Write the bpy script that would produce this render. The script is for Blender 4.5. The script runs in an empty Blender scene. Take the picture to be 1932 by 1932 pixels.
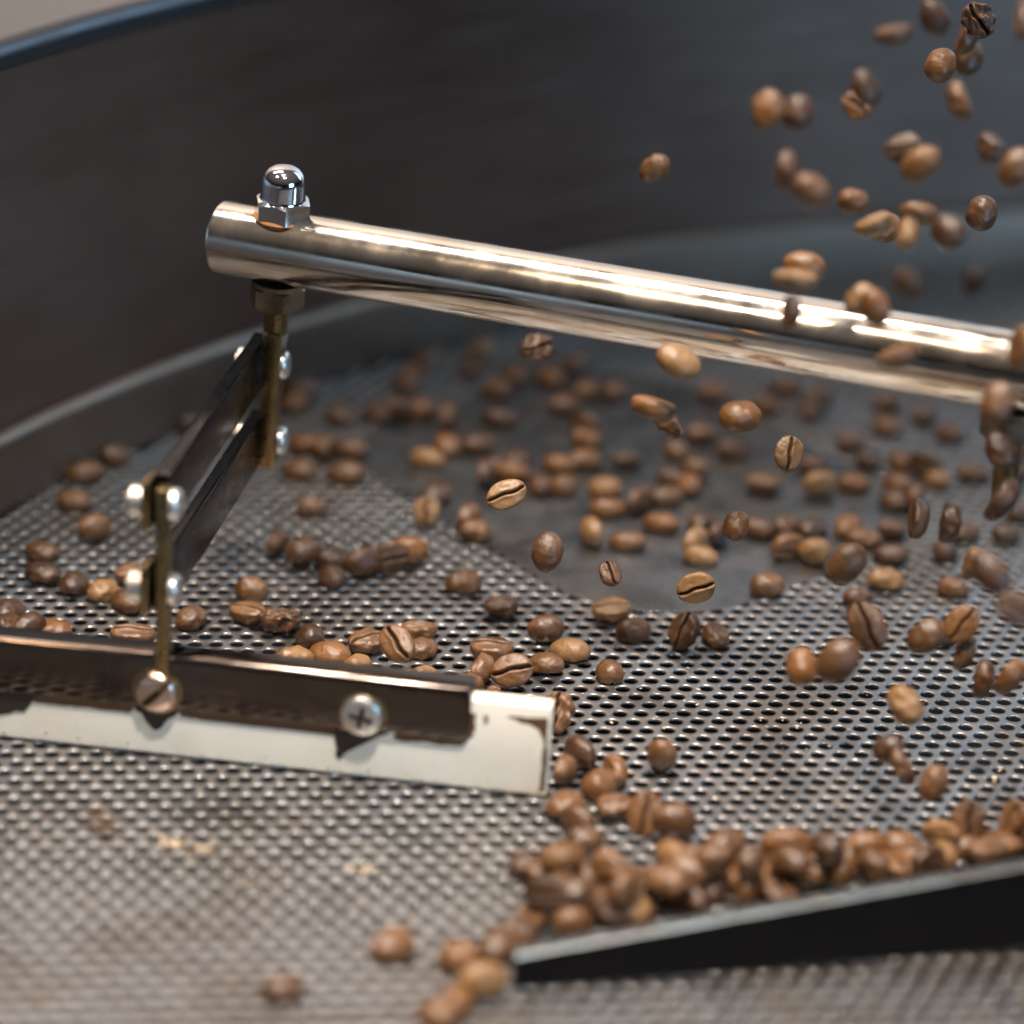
import bpy, bmesh, math, random
import numpy as np
from math import sin, cos, radians, pi, hypot, atan2, sqrt, exp
from mathutils import Matrix, Vector, Quaternion

sc = bpy.context.scene
COL = sc.collection
MM = 0.001
rnd = random.Random(7)

# ------------------------------------------------------------------ camera
# plate plane is z = 0; all lengths below in millimetres, scaled by MM
PIT, ROL, YAW = radians(22.884), radians(2.731), radians(7.2146)
CAM = Vector((0.0, -668.39, 324.80))
FWD = Vector((0, cos(PIT), -sin(PIT))); UPV = Vector((0, sin(PIT), cos(PIT))); RGT = Vector((1, 0, 0))
FPX = 12542.09 / 4096 * 1932
cam_d = bpy.data.cameras.new('camera'); cam = bpy.data.objects.new('camera', cam_d); COL.objects.link(cam)
cam_d.sensor_width = 36; cam_d.lens = 12542.09 / 4096 * 36
cam_d.clip_start = 0.01; cam_d.clip_end = 60
rr = RGT * cos(ROL) + UPV * sin(ROL); uu = -RGT * sin(ROL) + UPV * cos(ROL)
M = Matrix((rr, uu, -FWD)).transposed().to_4x4(); M.translation = CAM * MM
cam.matrix_world = M
cam_d.dof.use_dof = True
cam_d.dof.focus_distance = 738 * MM
cam_d.dof.aperture_fstop = 5.2
cam_d.dof.aperture_blades = 9
sc.camera = cam

# ------------------------------------------------------------------ light
world = bpy.data.worlds.new('World'); sc.world = world; world.use_nodes = True
nt = world.node_tree; nt.nodes.clear()
wo = nt.nodes.new('ShaderNodeOutputWorld'); bg = nt.nodes.new('ShaderNodeBackground')
tc = nt.nodes.new('ShaderNodeTexCoord'); sx = nt.nodes.new('ShaderNodeSeparateXYZ'); rp = nt.nodes.new('ShaderNodeValToRGB')
nt.links.new(tc.outputs['Generated'], sx.inputs[0]); nt.links.new(sx.outputs['Z'], rp.inputs[0])
nt.links.new(rp.outputs[0], bg.inputs[0]); nt.links.new(bg.outputs[0], wo.inputs[0])
e = rp.color_ramp.elements
e[0].position = 0.0; e[0].color = (0.012, 0.011, 0.011, 1)
e[1].position = 1.0; e[1].color = (0.31, 0.265, 0.24, 1)
for p_, c_ in ((0.22, (0.025, 0.022, 0.022, 1)), (0.42, (0.15, 0.125, 0.112, 1)), (0.7, (0.28, 0.24, 0.215, 1))):
    m_ = rp.color_ramp.elements.new(p_); m_.color = c_
bg.inputs[1].default_value = 0.46

def area(name, loc, target, size, power, col, sy=None):
    d = bpy.data.lights.new(name, 'AREA'); d.energy = power; d.color = col; d.size = size
    if sy: d.shape = 'RECTANGLE'; d.size_y = sy
    o = bpy.data.objects.new(name, d); COL.objects.link(o)
    o.location = loc
    o.rotation_euler = (Vector(target) - Vector(loc)).to_track_quat('-Z', 'Y').to_euler()
    return o
def spot(name, loc, target, angle, power, col, soft, blend=0.8):
    d = bpy.data.lights.new(name, 'SPOT'); d.energy = power; d.color = col; d.spot_size = radians(angle); d.spot_blend = blend; d.shadow_soft_size = soft
    o = bpy.data.objects.new(name, d); COL.objects.link(o); o.location = loc
    o.rotation_euler = (Vector(target) - Vector(loc)).to_track_quat('-Z', 'Y').to_euler()
    return o
spot('ceiling_spot', (-0.03, -0.13, 1.75), (-0.005, -0.05, 0), 17, 205, (1.0, 0.89, 0.76), 0.045, 1.0)
spot('ceiling_spot_front', (0.15, -0.78, 1.7), (-0.02, -0.10, 0), 16, 178, (1.0, 0.93, 0.86), 0.06, 1.0)
area('ceiling_lamp_warm', (-0.75, -0.45, 1.6), (0, 0, 0), 0.14, 9, (1.0, 0.70, 0.45))
area('window_front', (1.55, -1.5, 0.42), (0.1, 0.2, 0.0), 0.8, 28, (0.36, 0.68, 1.0), 0.7)
area('cool_wall_fill', (1.25, 0.85, 1.0), (0.95, 1.6, 0.45), 1.2, 34, (0.46, 0.74, 1.0), 1.0)  # unseen cool fill, added to tint the right part of the room wall
area('wall_fill_light', (-0.7, 0.75, 2.0), (-0.8, 1.6, 0.2), 1.0, 40, (1.0, 0.88, 0.78), 0.4)  # unseen wash light, added to brighten the room wall behind the tray
sc.view_settings.view_transform = 'Standard'
sc.view_settings.look = 'None'
sc.view_settings.exposure = 0.0
sc.view_settings.gamma = 1.0

# ------------------------------------------------------------------ helpers
def ray(x, y):
    dx, dy = x - 966.0, y - 966.0
    xi = cos(ROL) * dx + sin(ROL) * dy; yi = -sin(ROL) * dx + cos(ROL) * dy
    return FWD + RGT * (xi / FPX) - UPV * (yi / FPX)
def at_z(x, y, z=0.0):
    d = ray(x, y); return CAM + d * ((z - CAM.z) / d.z)
def at_d(x, y, dep):
    return CAM + ray(x, y) * dep
def at_plane(x, y, p0, n):
    d = ray(x, y); return CAM + d * ((Vector(p0) - CAM).dot(n) / d.dot(n))

def tag(o, label=None, cat=None, group=None, kind=None):
    if label: o['label'] = label
    if cat: o['category'] = cat
    if group: o['group'] = group
    if kind: o['kind'] = kind
    return o
def empty(name, loc):
    o = bpy.data.objects.new(name, None); COL.objects.link(o); o.location = Vector(loc) * MM
    o.empty_display_size = 0.01
    return o
def link(name, me, mat, parent=None, smooth=True):
    o = bpy.data.objects.new(name, me); COL.objects.link(o)
    if mat is not None and not me.materials: me.materials.append(mat)
    if smooth: me.shade_smooth()
    if parent is not None:
        o.parent = parent; o.matrix_parent_inverse = Matrix.Translation(-parent.location)
        # parent chain: parents are only translated
        p = parent.parent
        if p is not None: o.matrix_parent_inverse = Matrix.Identity(4)
    return o
def bm_obj(name, bm, mat, parent=None, smooth=True, angle=35):
    bmesh.ops.scale(bm, vec=(MM, MM, MM), verts=bm.verts)
    bmesh.ops.recalc_face_normals(bm, faces=bm.faces)
    me = bpy.data.meshes.new(name); bm.to_mesh(me); bm.free()
    o = link(name, me, mat, parent, smooth)
    if smooth: me.set_sharp_from_angle(angle=radians(angle))
    return o
def frame(origin, xaxis, zaxis=(0, 0, 1)):
    x = Vector(xaxis).normalized(); z = Vector(zaxis); z = (z - x * z.dot(x)).normalized(); y = z.cross(x)
    m = Matrix((x, y, z)).transposed().to_4x4(); m.translation = Vector(origin); return m
def zframe(origin, zaxis, xhint):
    z = Vector(zaxis).normalized(); x = Vector(xhint); x = (x - z * x.dot(z)).normalized(); y = z.cross(x)
    m = Matrix((x, y, z)).transposed().to_4x4(); m.translation = Vector(origin); return m
def box_bm(sx_, sy_, sz_, m=None, bev=0.0, seg=2, c=(0, 0, 0)):
    bm = bmesh.new(); bmesh.ops.create_cube(bm, size=1)
    bmesh.ops.scale(bm, vec=(sx_, sy_, sz_), verts=bm.verts); bmesh.ops.translate(bm, vec=c, verts=bm.verts)
    if bev > 0: bmesh.ops.bevel(bm, geom=bm.edges[:], offset=bev, segments=seg, profile=0.5, affect='EDGES')
    if m is not None: bm.transform(m)
    return bm
def lathe_bm(prof, seg=32, m=None, capped=True):
    """prof: list of (r, z); axis z"""
    bm = bmesh.new(); rings = []
    for r, z in prof:
        if r < 1e-6: rings.append([bm.verts.new((0, 0, z))])
        else: rings.append([bm.verts.new((r * cos(2 * pi * k / seg), r * sin(2 * pi * k / seg), z)) for k in range(seg)])
    for a, b in zip(rings[:-1], rings[1:]):
        for k in range(seg):
            k2 = (k + 1) % seg
            if len(a) == 1 and len(b) == 1: continue
            if len(a) == 1: bm.faces.new((a[0], b[k], b[k2]))
            elif len(b) == 1: bm.faces.new((a[k], a[k2], b[0]))
            else: bm.faces.new((a[k], a[k2], b[k2], b[k]))
    if capped:
        if len(rings[0]) > 1: bm.faces.new(rings[0])
        if len(rings[-1]) > 1: bm.faces.new(rings[-1])
    if m is not None: bm.transform(m)
    return bm
def prism_bm(pts, h, m=None, bev=0.0, seg=2):
    """pts: 2-D outline in xy, extruded h along z"""
    bm = bmesh.new(); vs = [bm.verts.new((x, y, 0)) for x, y in pts]; f = bm.faces.new(vs)
    r = bmesh.ops.extrude_face_region(bm, geom=[f]); nv = [v for v in r['geom'] if isinstance(v, bmesh.types.BMVert)]
    bmesh.ops.translate(bm, vec=(0, 0, h), verts=nv)
    if bev > 0: bmesh.ops.bevel(bm, geom=bm.edges[:], offset=bev, segments=seg, profile=0.5, affect='EDGES')
    if m is not None: bm.transform(m)
    return bm
def merge(*bms):
    out = bmesh.new()
    for b in bms:
        me = bpy.data.meshes.new('t'); b.to_mesh(me); b.free(); out.from_mesh(me); bpy.data.meshes.remove(me)
    return out
def hexnut_bm(af, h, m, chamfer=0.8, top=True, bottom=True, rot=0.0):
    """hexagon nut with turned chamfers, axis z from 0 to h"""
    R = af / sqrt(3); seg = 48; bm = bmesh.new(); rings = []
    def hexr(a):
        a = (a - rot) % (pi / 3) - pi / 6; return (af / 2) / cos(a)
    def ring(lim, z, curve=0):
        vs = []
        for k in range(seg):
            a = 2 * pi * k / seg + rot; r = hexr(a); ex = max(0.0, r - af / 2)
            vs.append(bm.verts.new((min(r, lim) * cos(a), min(r, lim) * sin(a), z + curve * ex)))
        return vs
    rings.append([bm.verts.new((af / 2 * 0.94 * cos(2 * pi * k / seg + rot), af / 2 * 0.94 * sin(2 * pi * k / seg + rot), 0)) for k in range(seg)] if bottom else ring(99, 0))
    rings.append(ring(99, 0.15, 0.62 if bottom else 0))
    rings.append(ring(99, h - 0.15, -0.62 if top else 0))
    rings.append([bm.verts.new((af / 2 * 0.94 * cos(2 * pi * k / seg + rot), af / 2 * 0.94 * sin(2 * pi * k / seg + rot), h)) for k in range(seg)] if top else ring(99, h))
    for a, b in zip(rings[:-1], rings[1:]):
        for k in range(seg): bm.faces.new((a[k], a[(k + 1) % seg], b[(k + 1) % seg], b[k]))
    bm.faces.new(rings[0]); bm.faces.new(rings[-1])
    bm.transform(m); return bm
def carve(bm, *cutters):
    """bm minus the cutters, all in millimetres"""
    def tmp(b):
        bmesh.ops.recalc_face_normals(b, faces=b.faces); me = bpy.data.meshes.new('t'); b.to_mesh(me); b.free()
        o = bpy.data.objects.new('t', me); COL.objects.link(o); return o
    o = tmp(bm); cs = [tmp(c) for c in cutters]
    for c in cs:
        md = o.modifiers.new('b', 'BOOLEAN'); md.operation = 'DIFFERENCE'; md.object = c; md.solver = 'EXACT'
    bpy.context.view_layer.update()
    nm = bpy.data.meshes.new_from_object(o.evaluated_get(bpy.context.evaluated_depsgraph_get()))
    out = bmesh.new(); out.from_mesh(nm)
    for q in [o] + cs: me = q.data; bpy.data.objects.remove(q); bpy.data.meshes.remove(me)
    bpy.data.meshes.remove(nm); return out

# ------------------------------------------------------------------ materials
class NT:
    def __init__(s, name):
        s.m = bpy.data.materials.new(name); s.m.use_nodes = True; s.t = s.m.node_tree
        s.b = s.t.nodes['Principled BSDF']
    def n(s, typ, **kw):
        nd = s.t.nodes.new(typ)
        for k, v in kw.items():
            if k.startswith('i_'): nd.inputs[k[2:].replace('_', ' ')].default_value = v
            else: setattr(nd, k, v)
        return nd
    def l(s, a, b): s.t.links.new(a, b)
    def coord(s, scale=(1, 1, 1), rot=(0, 0, 0)):
        c = s.n('ShaderNodeTexCoord'); mp = s.n('ShaderNodeMapping'); mp.inputs['Scale'].default_value = scale; mp.inputs['Rotation'].default_value = rot
        s.l(c.outputs['Object'], mp.inputs[0]); return mp.outputs[0]
    def noise(s, co, scale, detail=4, rough=0.55):
        nd = s.n('ShaderNodeTexNoise'); nd.inputs['Scale'].default_value = scale; nd.inputs['Detail'].default_value = detail; nd.inputs['Roughness'].default_value = rough
        s.l(co, nd.inputs['Vector']); return nd.outputs['Fac']
    def ramp(s, f, stops):
        r = s.n('ShaderNodeValToRGB'); el = r.color_ramp.elements
        el[0].position, el[0].color = stops[0][0], (*stops[0][1], 1); el[1].position, el[1].color = stops[-1][0], (*stops[-1][1], 1)
        for p, c in stops[1:-1]: q = el.new(p); q.color = (*c, 1)
        s.l(f, r.inputs[0]); return r.outputs[0]
    def rng(s, f, a, b, c, d):
        r = s.n('ShaderNodeMapRange'); r.inputs[1].default_value = a; r.inputs[2].default_value = b; r.inputs[3].default_value = c; r.inputs[4].default_value = d
        s.l(f, r.inputs[0]); return r.outputs[0]
    def mix(s, f, a, b, mode='MIX'):
        x = s.n('ShaderNodeMix', data_type='RGBA', blend_type=mode)
        for v, i in ((f, 0), (a, 6), (b, 7)):
            if hasattr(v, 'links'): s.l(v, x.inputs[i])
            else: x.inputs[i].default_value = v if i == 0 else (*v, 1)
        return x.outputs[2]
    def bump(s, f, strength, dist):
        b = s.n('ShaderNodeBump'); b.inputs['Strength'].default_value = strength; b.inputs['Distance'].default_value = dist
        s.l(f, b.inputs['Height']); s.l(b.outputs[0], s.b.inputs['Normal'])
    def set(s, **kw):
        for k, v in kw.items():
            i = s.b.inputs[k.replace('_', ' ')]
            if hasattr(v, 'links'): s.l(v, i)
            else: i.default_value = (*v, 1) if isinstance(v, tuple) else v
        return s.m

def metal(name, col, rough, dark=None, sc_=120, rvar=0.08, stretch=(1, 1, 1), bump=0.0, metallic=1.0, cover=(0.5, 0.75)):
    t = NT(name); co = t.coord(stretch)
    f = t.noise(co, sc_, 6, 0.6)
    t.set(Metallic=metallic, Roughness=t.rng(f, 0.3, 0.7, max(0.02, rough - rvar), rough + rvar))
    if dark:
        g = t.noise(t.coord(), sc_ * 0.45, 5, 0.6); t.set(Base_Color=t.mix(t.rng(g, cover[0], cover[1], 0, 1), col, dark))
    else: t.set(Base_Color=col)
    if bump > 0: t.bump(f, bump, 0.00005)
    return t.m

M_TUBE = metal('polished_steel', (0.80, 0.765, 0.71), 0.16, (0.62, 0.56, 0.46), 90, 0.08, (1, 1, 1), 0.05)
M_CHROME = metal('chrome', (0.72, 0.74, 0.78), 0.09, None, 400, 0.04, bump=0.06)
M_SCREW = metal('zinc_screw', (0.62, 0.60, 0.57), 0.36, (0.45, 0.36, 0.24), 300, 0.06)
M_NUT = metal('oily_nut', (0.30, 0.25, 0.19), 0.32, (0.10, 0.07, 0.04), 250, 0.08)
M_LINK = metal('dark_steel', (0.034, 0.029, 0.027), 0.22, (0.016, 0.012, 0.010), 260, 0.08, bump=0.15)
M_POST = metal('oil_stained_steel', (0.25, 0.18, 0.085), 0.30, (0.09, 0.055, 0.025), 220, 0.08, bump=0.2)
M_HOLD = metal('browned_steel', (0.105, 0.082, 0.068), 0.15, (0.045, 0.033, 0.025), 110, 0.07, bump=0.06)
M_BRONZE = metal('bronzed_screw', (0.58, 0.42, 0.34), 0.25, (0.70, 0.68, 0.66), 160, 0.06)
M_RUST = NT('rust').set(Base_Color=(0.22, 0.085, 0.02), Roughness=0.8)
M_RESIDUE_FILL = NT('coffee_residue_and_fill').set(Base_Color=(0.018, 0.009, 0.005), Roughness=0.55)  # residue crusts on the blade, and the dark inserts in the screw heads
M_EDGE = metal('worn_edge', (0.17, 0.195, 0.205), 0.34, (0.16, 0.14, 0.13), 160, 0.08)
M_PAN = NT('plenum_dark').set(Base_Color=(0.012, 0.011, 0.011), Roughness=0.7)
M_FLOORB = NT('pale_floor').set(Base_Color=(0.62, 0.50, 0.43), Roughness=0.7)

def plate_mat(name, col, rough, metallic):
    t = NT(name); co = t.coord()
    big = t.noise(co, 22, 5, 0.6); fine = t.noise(co, 420, 4, 0.6); mid = t.noise(co, 75, 5, 0.62)
    c = t.mix(t.rng(big, 0.46, 0.68, 0, 0.7), col, (0.20, 0.145, 0.10))
    c = t.mix(t.rng(mid, 0.58, 0.72, 0, 0.6), c, (0.16, 0.10, 0.055))
    c = t.mix(t.rng(fine, 0.35, 0.65, 0, 0.22), c, (0.2, 0.19, 0.18))
    t.set(Base_Color=c, Metallic=metallic, Roughness=t.rng(mid, 0.35, 0.7, rough - 0.05, rough + 0.14))
    t.bump(fine, 0.12, 0.00006)
    return t.m
M_PLATE = plate_mat('perforated_steel', (0.325, 0.322, 0.325), 0.33, 0.95)
M_PANEL = plate_mat('panel_steel', (0.20, 0.211, 0.226), 0.31, 0.96)

def wall_mat():
    t = NT('drum_steel'); co = t.coord((1, 1, 9)); f = t.noise(co, 20, 5, 0.6); g = t.noise(t.coord(), 6, 3, 0.5)
    c = t.mix(t.rng(g, 0.35, 0.7, 0, 1), (0.27, 0.192, 0.160), (0.17, 0.118, 0.098))
    h = t.noise(t.coord((1, 1, 6), (0.25, 0.15, 0)), 14, 5, 0.6); c = t.mix(t.rng(h, 0.5, 0.75, 0, 0.5), c, (0.115, 0.078, 0.064))
    t.set(Base_Color=c, Metallic=1.0, Roughness=t.rng(f, 0.3, 0.7, 0.33, 0.43)); return t.m
M_WALL = wall_mat()

def blade_white():
    t = NT('white_plastic'); co = t.coord(); f = t.noise(co, 60, 5, 0.6); g = t.noise(co, 260, 5, 0.65)
    c = t.mix(t.rng(f, 0.45, 0.8, 0, 0.5), (0.79, 0.74, 0.64), (0.72, 0.60, 0.42))
    c = t.mix(t.rng(g, 0.66, 0.76, 0, 0.45), c, (0.35, 0.22, 0.10))
    t.set(Base_Color=c, Roughness=0.42); t.b.inputs['Subsurface Weight'].default_value = 0.12
    t.b.inputs['Subsurface Radius'].default_value = (0.002, 0.0016, 0.001); t.bump(g, 0.08, 0.0001); return t.m
M_WHITE = blade_white()
M_STAIN = NT('brown_stain').set(Base_Color=(0.11, 0.05, 0.017), Roughness=0.6)

def black_mat():
    t = NT('black_coated_steel'); f = t.noise(t.coord(), 90, 5, 0.6)
    t.set(Base_Color=t.mix(f, (0.004, 0.004, 0.0042), (0.010, 0.008, 0.007)), Roughness=0.5); t.b.inputs['Specular IOR Level'].default_value = 0.06; return t.m
M_BLACK = black_mat()

def bean_mat():
    t = NT('roasted_coffee'); co = t.coord()
    oi = t.n('ShaderNodeObjectInfo'); r = oi.outputs['Random']
    f = t.noise(co, 520, 5, 0.62); g = t.noise(co, 170, 3, 0.5)
    base = oi.outputs['Color']
    c = t.mix(t.rng(f, 0.3, 0.75, 0, 0.5), base, (0.05, 0.019, 0.007))
    c = t.mix(t.rng(g, 0.45, 0.75, 0, 0.30), c, (0.24, 0.12, 0.055))
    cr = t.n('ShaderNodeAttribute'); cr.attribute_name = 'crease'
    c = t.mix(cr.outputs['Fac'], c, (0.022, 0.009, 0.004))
    t.set(Base_Color=c, Roughness=t.rng(g, 0.3, 0.7, 0.34, 0.50)); t.b.inputs['Specular IOR Level'].default_value = 0.5
    w_ = t.noise(co, 300, 3, 0.5); ad = t.n('ShaderNodeMath', operation='MULTIPLY_ADD'); t.l(w_, ad.inputs[0]); ad.inputs[1].default_value = 1.6; t.l(f, ad.inputs[2])
    t.bump(ad.outputs[0], 0.75, 0.00032); return t.m
M_BEAN = bean_mat()
M_CHAFF = NT('chaff').set(Base_Color=(0.42, 0.31, 0.20), Roughness=0.7)

# ------------------------------------------------------------------ pale wall of the room behind the tray
tag(bm_obj('wall', box_bm(7000, 60, 3600, Matrix.Translation((0, 1630, 900)), 2, 1), M_FLOORB), kind='structure')

# ------------------------------------------------------------------ cooling tray
CX, CY, R = 309.6, -142.0, 497.0
tray = tag(empty('cooling_tray', (CX, CY, -60)), 'round steel cooling tray with perforated floor and dark drum wall', 'cooling tray')

def ring_obj(name, prof, mat, seg=220, closed=False, parent=tray):
    bm = bmesh.new(); rings = []
    for k in range(seg):
        a = 2 * pi * k / seg; rings.append([bm.verts.new((CX + r * cos(a), CY + r * sin(a), z)) for r, z in prof])
    n = len(prof)
    for k in range(seg):
        a, b = rings[k], rings[(k + 1) % seg]
        for j in range(n if closed else n - 1): bm.faces.new((a[j], b[j], b[(j + 1) % n], a[(j + 1) % n]))
    return bm_obj(name, bm, mat, parent, True, 40)
ring_obj('drum_wall', [(500, -62), (500, 118), (503, 118), (503, -62)], M_WALL, closed=True)
collar = [(R - .5, -3), (R - .5, 18.2), (R, 19.6), (R + 1.0, 20.6), (R + 1.8, 21.0), (499.7, 21.2), (499.7, -3)]
ring_obj('collar', collar, metal('collar_steel', (0.20, 0.145, 0.115), 0.46, (0.12, 0.086, 0.07), 30), closed=True)
ring_obj('rim', [(501.5 + 4 * cos(2 * pi * k / 14), 120 + 4 * sin(2 * pi * k / 14)) for k in range(14)], metal('rim_steel', (0.085, 0.085, 0.095), 0.40, None, 60), closed=True)
bm = lathe_bm([(0, -62), (499, -62)], 96, Matrix.Translation((CX, CY, 0)), False)
bm_obj('plenum_floor', bm, M_PAN, tray)

# unperforated discharge panel outline (rounded corner)
cor = Vector((33, 24)); d1 = Vector((cos(radians(126)), sin(radians(126)))); d2 = Vector((cos(radians(43.5)), sin(radians(43.5))))
L1, L2 = 150, 120
quad = [cor, cor + d2 * L2, cor + d2 * L2 + d1 * L1, cor + d1 * L1]
def rounded(poly, rad, n=10):
    out = []
    for i, p in enumerate(poly):
        a, b = poly[i - 1], poly[(i + 1) % len(poly)]; u, v = (a - p).normalized(), (b - p).normalized()
        ang = u.angle(v); t = rad / math.tan(ang / 2); c = p + (u + v).normalized() * (rad / sin(ang / 2))
        s, e_ = p + u * t - c, p + v * t - c
        for k in range(n + 1): w = s.lerp(e_, k / n); out.append(c + w.normalized() * rad)
    return out
PANEL = rounded(quad, 34)
def in_panel(x, y, off=0.0):
    ins = False; n = len(PANEL); dmin = 1e9
    for i in range(n):
        a, b = PANEL[i - 1], PANEL[i]
        if (a.y > y) != (b.y > y) and x < (b.x - a.x) * (y - a.y) / (b.y - a.y) + a.x: ins = not ins
        ab = b - a; t = max(0, min(1, ((x - a.x) * ab.x + (y - a.y) * ab.y) / max(1e-9, ab.length_squared)))
        dmin = min(dmin, hypot(x - a.x - t * ab.x, y - a.y - t * ab.y))
    return ins and dmin > off
bm_obj('discharge_panel', prism_bm([(p.x, p.y) for p in PANEL], 0.4, Matrix.Translation((0, 0, -0.36)), 0.015, 1), M_PANEL, tray)

def lattice():
    c, s = cos(YAW), sin(YAW); near, far = [], []
    for i in range(-130, 130):
        for j in range(-130, 131):
            u = (j + (i % 2) * 0.5) * 5.0; v = i * 0.8660254 * 5.0
            x = c * u + s * v + 15.0866; y = s * u - c * v
            if hypot(x - CX, y - CY) > R - 1.5: continue
            if -250 < x < 320 and -100 < y < 320 and in_panel(x, y, 3.2): continue
            p = Vector((x, y, 0)) - CAM; zc = p.dot(FWD); xi = FPX * p.x / zc; yi = -FPX * p.dot(UPV) / zc
            (near if abs(xi) < 1180 and -700 < yi < 1180 else far).append((x, y))
    return np.array(near), np.array(far)
NEAR, FAR = lattice()
def cells(name, cen, seg, prof):
    """one sheet: a hexagonal cell with a rolled-edge punched hole, repeated on the lattice"""
    hexa = []
    for k in range(seg):
        a = 2 * pi * k / seg + pi / seg; aa = (a - pi / 6) % (pi / 3) - pi / 6
        # flat-to-flat 5 mm, flats facing the neighbours
        aa2 = (a + pi / 6) % (pi / 3) - pi / 6; r = 2.5 / cos(aa2); hexa.append((r * cos(a), r * sin(a), 0.0))
    V = list(hexa)
    for r, z in prof: V += [(r * cos(2 * pi * k / seg + pi / seg), r * sin(2 * pi * k / seg + pi / seg), z) for k in range(seg)]
    V = np.array(V); rot = np.array([[cos(YAW), -sin(YAW)], [sin(YAW), cos(YAW)]]); V[:, :2] = V[:, :2] @ rot.T
    Fq = []
    for j in range(len(prof)):
        for k in range(seg): k2 = (k + 1) % seg; Fq.append((j * seg + k, j * seg + k2, (j + 1) * seg + k2, (j + 1) * seg + k))
    Fq = np.array(Fq); nv = len(V); N = len(cen)
    allv = np.repeat(V[None], N, 0); allv[:, :, 0] += cen[:, 0, None]; allv[:, :, 1] += cen[:, 1, None]
    allf = (Fq[None] + (np.arange(N) * nv)[:, None, None]).reshape(-1, 4)
    me = bpy.data.meshes.new(name); me.vertices.add(N * nv); me.vertices.foreach_set('co', (allv.reshape(-1) * MM).astype(np.float32))
    nf = len(allf); me.loops.add(nf * 4); me.loops.foreach_set('vertex_index', allf.reshape(-1).astype(np.int32))
    me.polygons.add(nf); me.polygons.foreach_set('loop_start', (np.arange(nf) * 4).astype(np.int32))
    me.update(calc_edges=True); me.validate()
    return me
PROF = [(1.96, 0.0), (1.83, -0.04), (1.73, -0.13), (1.66, -0.27), (1.63, -0.42), (1.63, -0.64)]
link('perforated_plate', cells('perforated_plate', NEAR, 18, PROF), M_PLATE, tray)
tag(link('outer_perforated_plate', cells('outer_perforated_plate', FAR, 12, [(1.68, 0.0), (1.62, -0.4)]), M_PLATE, tray))

# ------------------------------------------------------------------ stirring arm
PD = Vector((0.9915, -0.130, 0))            # along the paddle
PN = Vector((-0.130, -0.9915, 0))           # paddle face, towards the camera
P0 = at_z(300, 1425)                        # front lower edge of the blade
UX, UY = -60.4, 55.0                        # hanger rod
TZ = 87.6                                   # height of the tube axis
arm = tag(empty('stirring_arm', (UX, UY, 0)), 'polished steel tube arm with cap nut, linkage and white scraper', 'stirring arm')

ta = at_z(430, 449, TZ); tb = at_z(1916, 700, TZ); td = (tb - ta).normalized()
ta = ta - td * 2.0
RT = 9.0
tf = frame(ta, td); tm = tf @ Matrix.Rotation(pi / 2, 4, 'Y')
tube = bm_obj('tube', lathe_bm([(0, 0), (RT - .9, 0), (RT - .35, .12), (RT - .08, .45), (RT, .9), (RT, 330)], 72, tm), M_TUBE, arm)
# hanger: its axis crosses the tube axis and leans slightly, as the rod does
hp = at_z(539, 459, TZ); hp = ta + td * (hp - ta).dot(td)
UPP = [at_plane(514, 686, (UX, UY, 0), (0, 1, 0)), at_plane(511, 829, (UX, UY, 0), (0, 1, 0))]
hax = (hp - (UPP[0] + UPP[1]) / 2).normalized()
HM = zframe(hp, hax, td)            # local z up the rod, origin on the tube axis
HL = (hp - (UPP[0] + UPP[1]) / 2).length
T = Matrix.Translation
cm = HM @ T((0, 0, RT - 1.5))
cap = [(5.7, 5.1), (5.5, 5.5), (5.4, 6.0), (5.4, 9.3), (5.15, 10.6), (4.5, 11.8), (3.5, 12.7), (2.3, 13.2), (1.0, 13.4), (0, 13.45)]
bm_obj('cap_nut', merge(hexnut_bm(12.3, 5.3, cm, rot=radians(62)), lathe_bm([(0, 5.0)] + cap, 40, cm)), M_CHROME, arm, True, 28)
bm_obj('rust_ring', lathe_bm([(6.2, -1.3), (6.8, -1.2), (7.0, -.9), (6.2, -.4)], 40, HM @ T((0, 0, RT)), True), M_RUST, arm)
bm_obj('washer', lathe_bm([(0, -9.6), (6.6, -9.6), (6.6, -8.4), (0, -8.4)], 36, HM), M_NUT, arm)
bm_obj('lock_nut', hexnut_bm(12.0, 5.8, HM @ T((0, 0, -15.4)), rot=radians(66)), M_NUT, arm, True, 28)
prof = [(0, -28)]; z = -28.0
while z < -15.2: prof += [(2.78, z), (2.95, z + .5), (2.95, z + .6)]; z += 1.1
prof.append((0, z))
bm_obj('threaded_rod', lathe_bm(prof, 28, HM), M_POST, arm, True, 50)
bm_obj('neck', lathe_bm([(0, -28.5), (2.5, -28.5), (2.7, -27), (3.15, -23.6), (2.9, -22.8), (0, -22.8)], 28, HM), M_SCREW, arm)

LP = [at_plane(313, 950, P0, PN), at_plane(311, 1110, P0, PN)]        # lower pivots
ldir = (UPP[0] - LP[0]); ldir.z = 0; ldir.normalize()
lperp = Vector((ldir.y, -ldir.x, 0))        # to the right, sideways
# hanger plate (upper) and post plate (lower), thin edge towards the camera
uc = (UPP[0] + UPP[1]) / 2; lc = (LP[0] + LP[1]) / 2
bm_obj('hanger_plate', box_bm(4.2, 7.5, 37, zframe(uc + hax * 1.5, hax, lperp), .5, 2), M_POST, arm)
bm_obj('post_plate', box_bm(2.8, 4.2, LP[0].z + 4.2 - 17, frame(Vector((lc.x, lc.y, (17 + LP[0].z + 4.2) / 2)) - ldir * 1.0, lperp), .4, 2), M_POST, arm)
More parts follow.
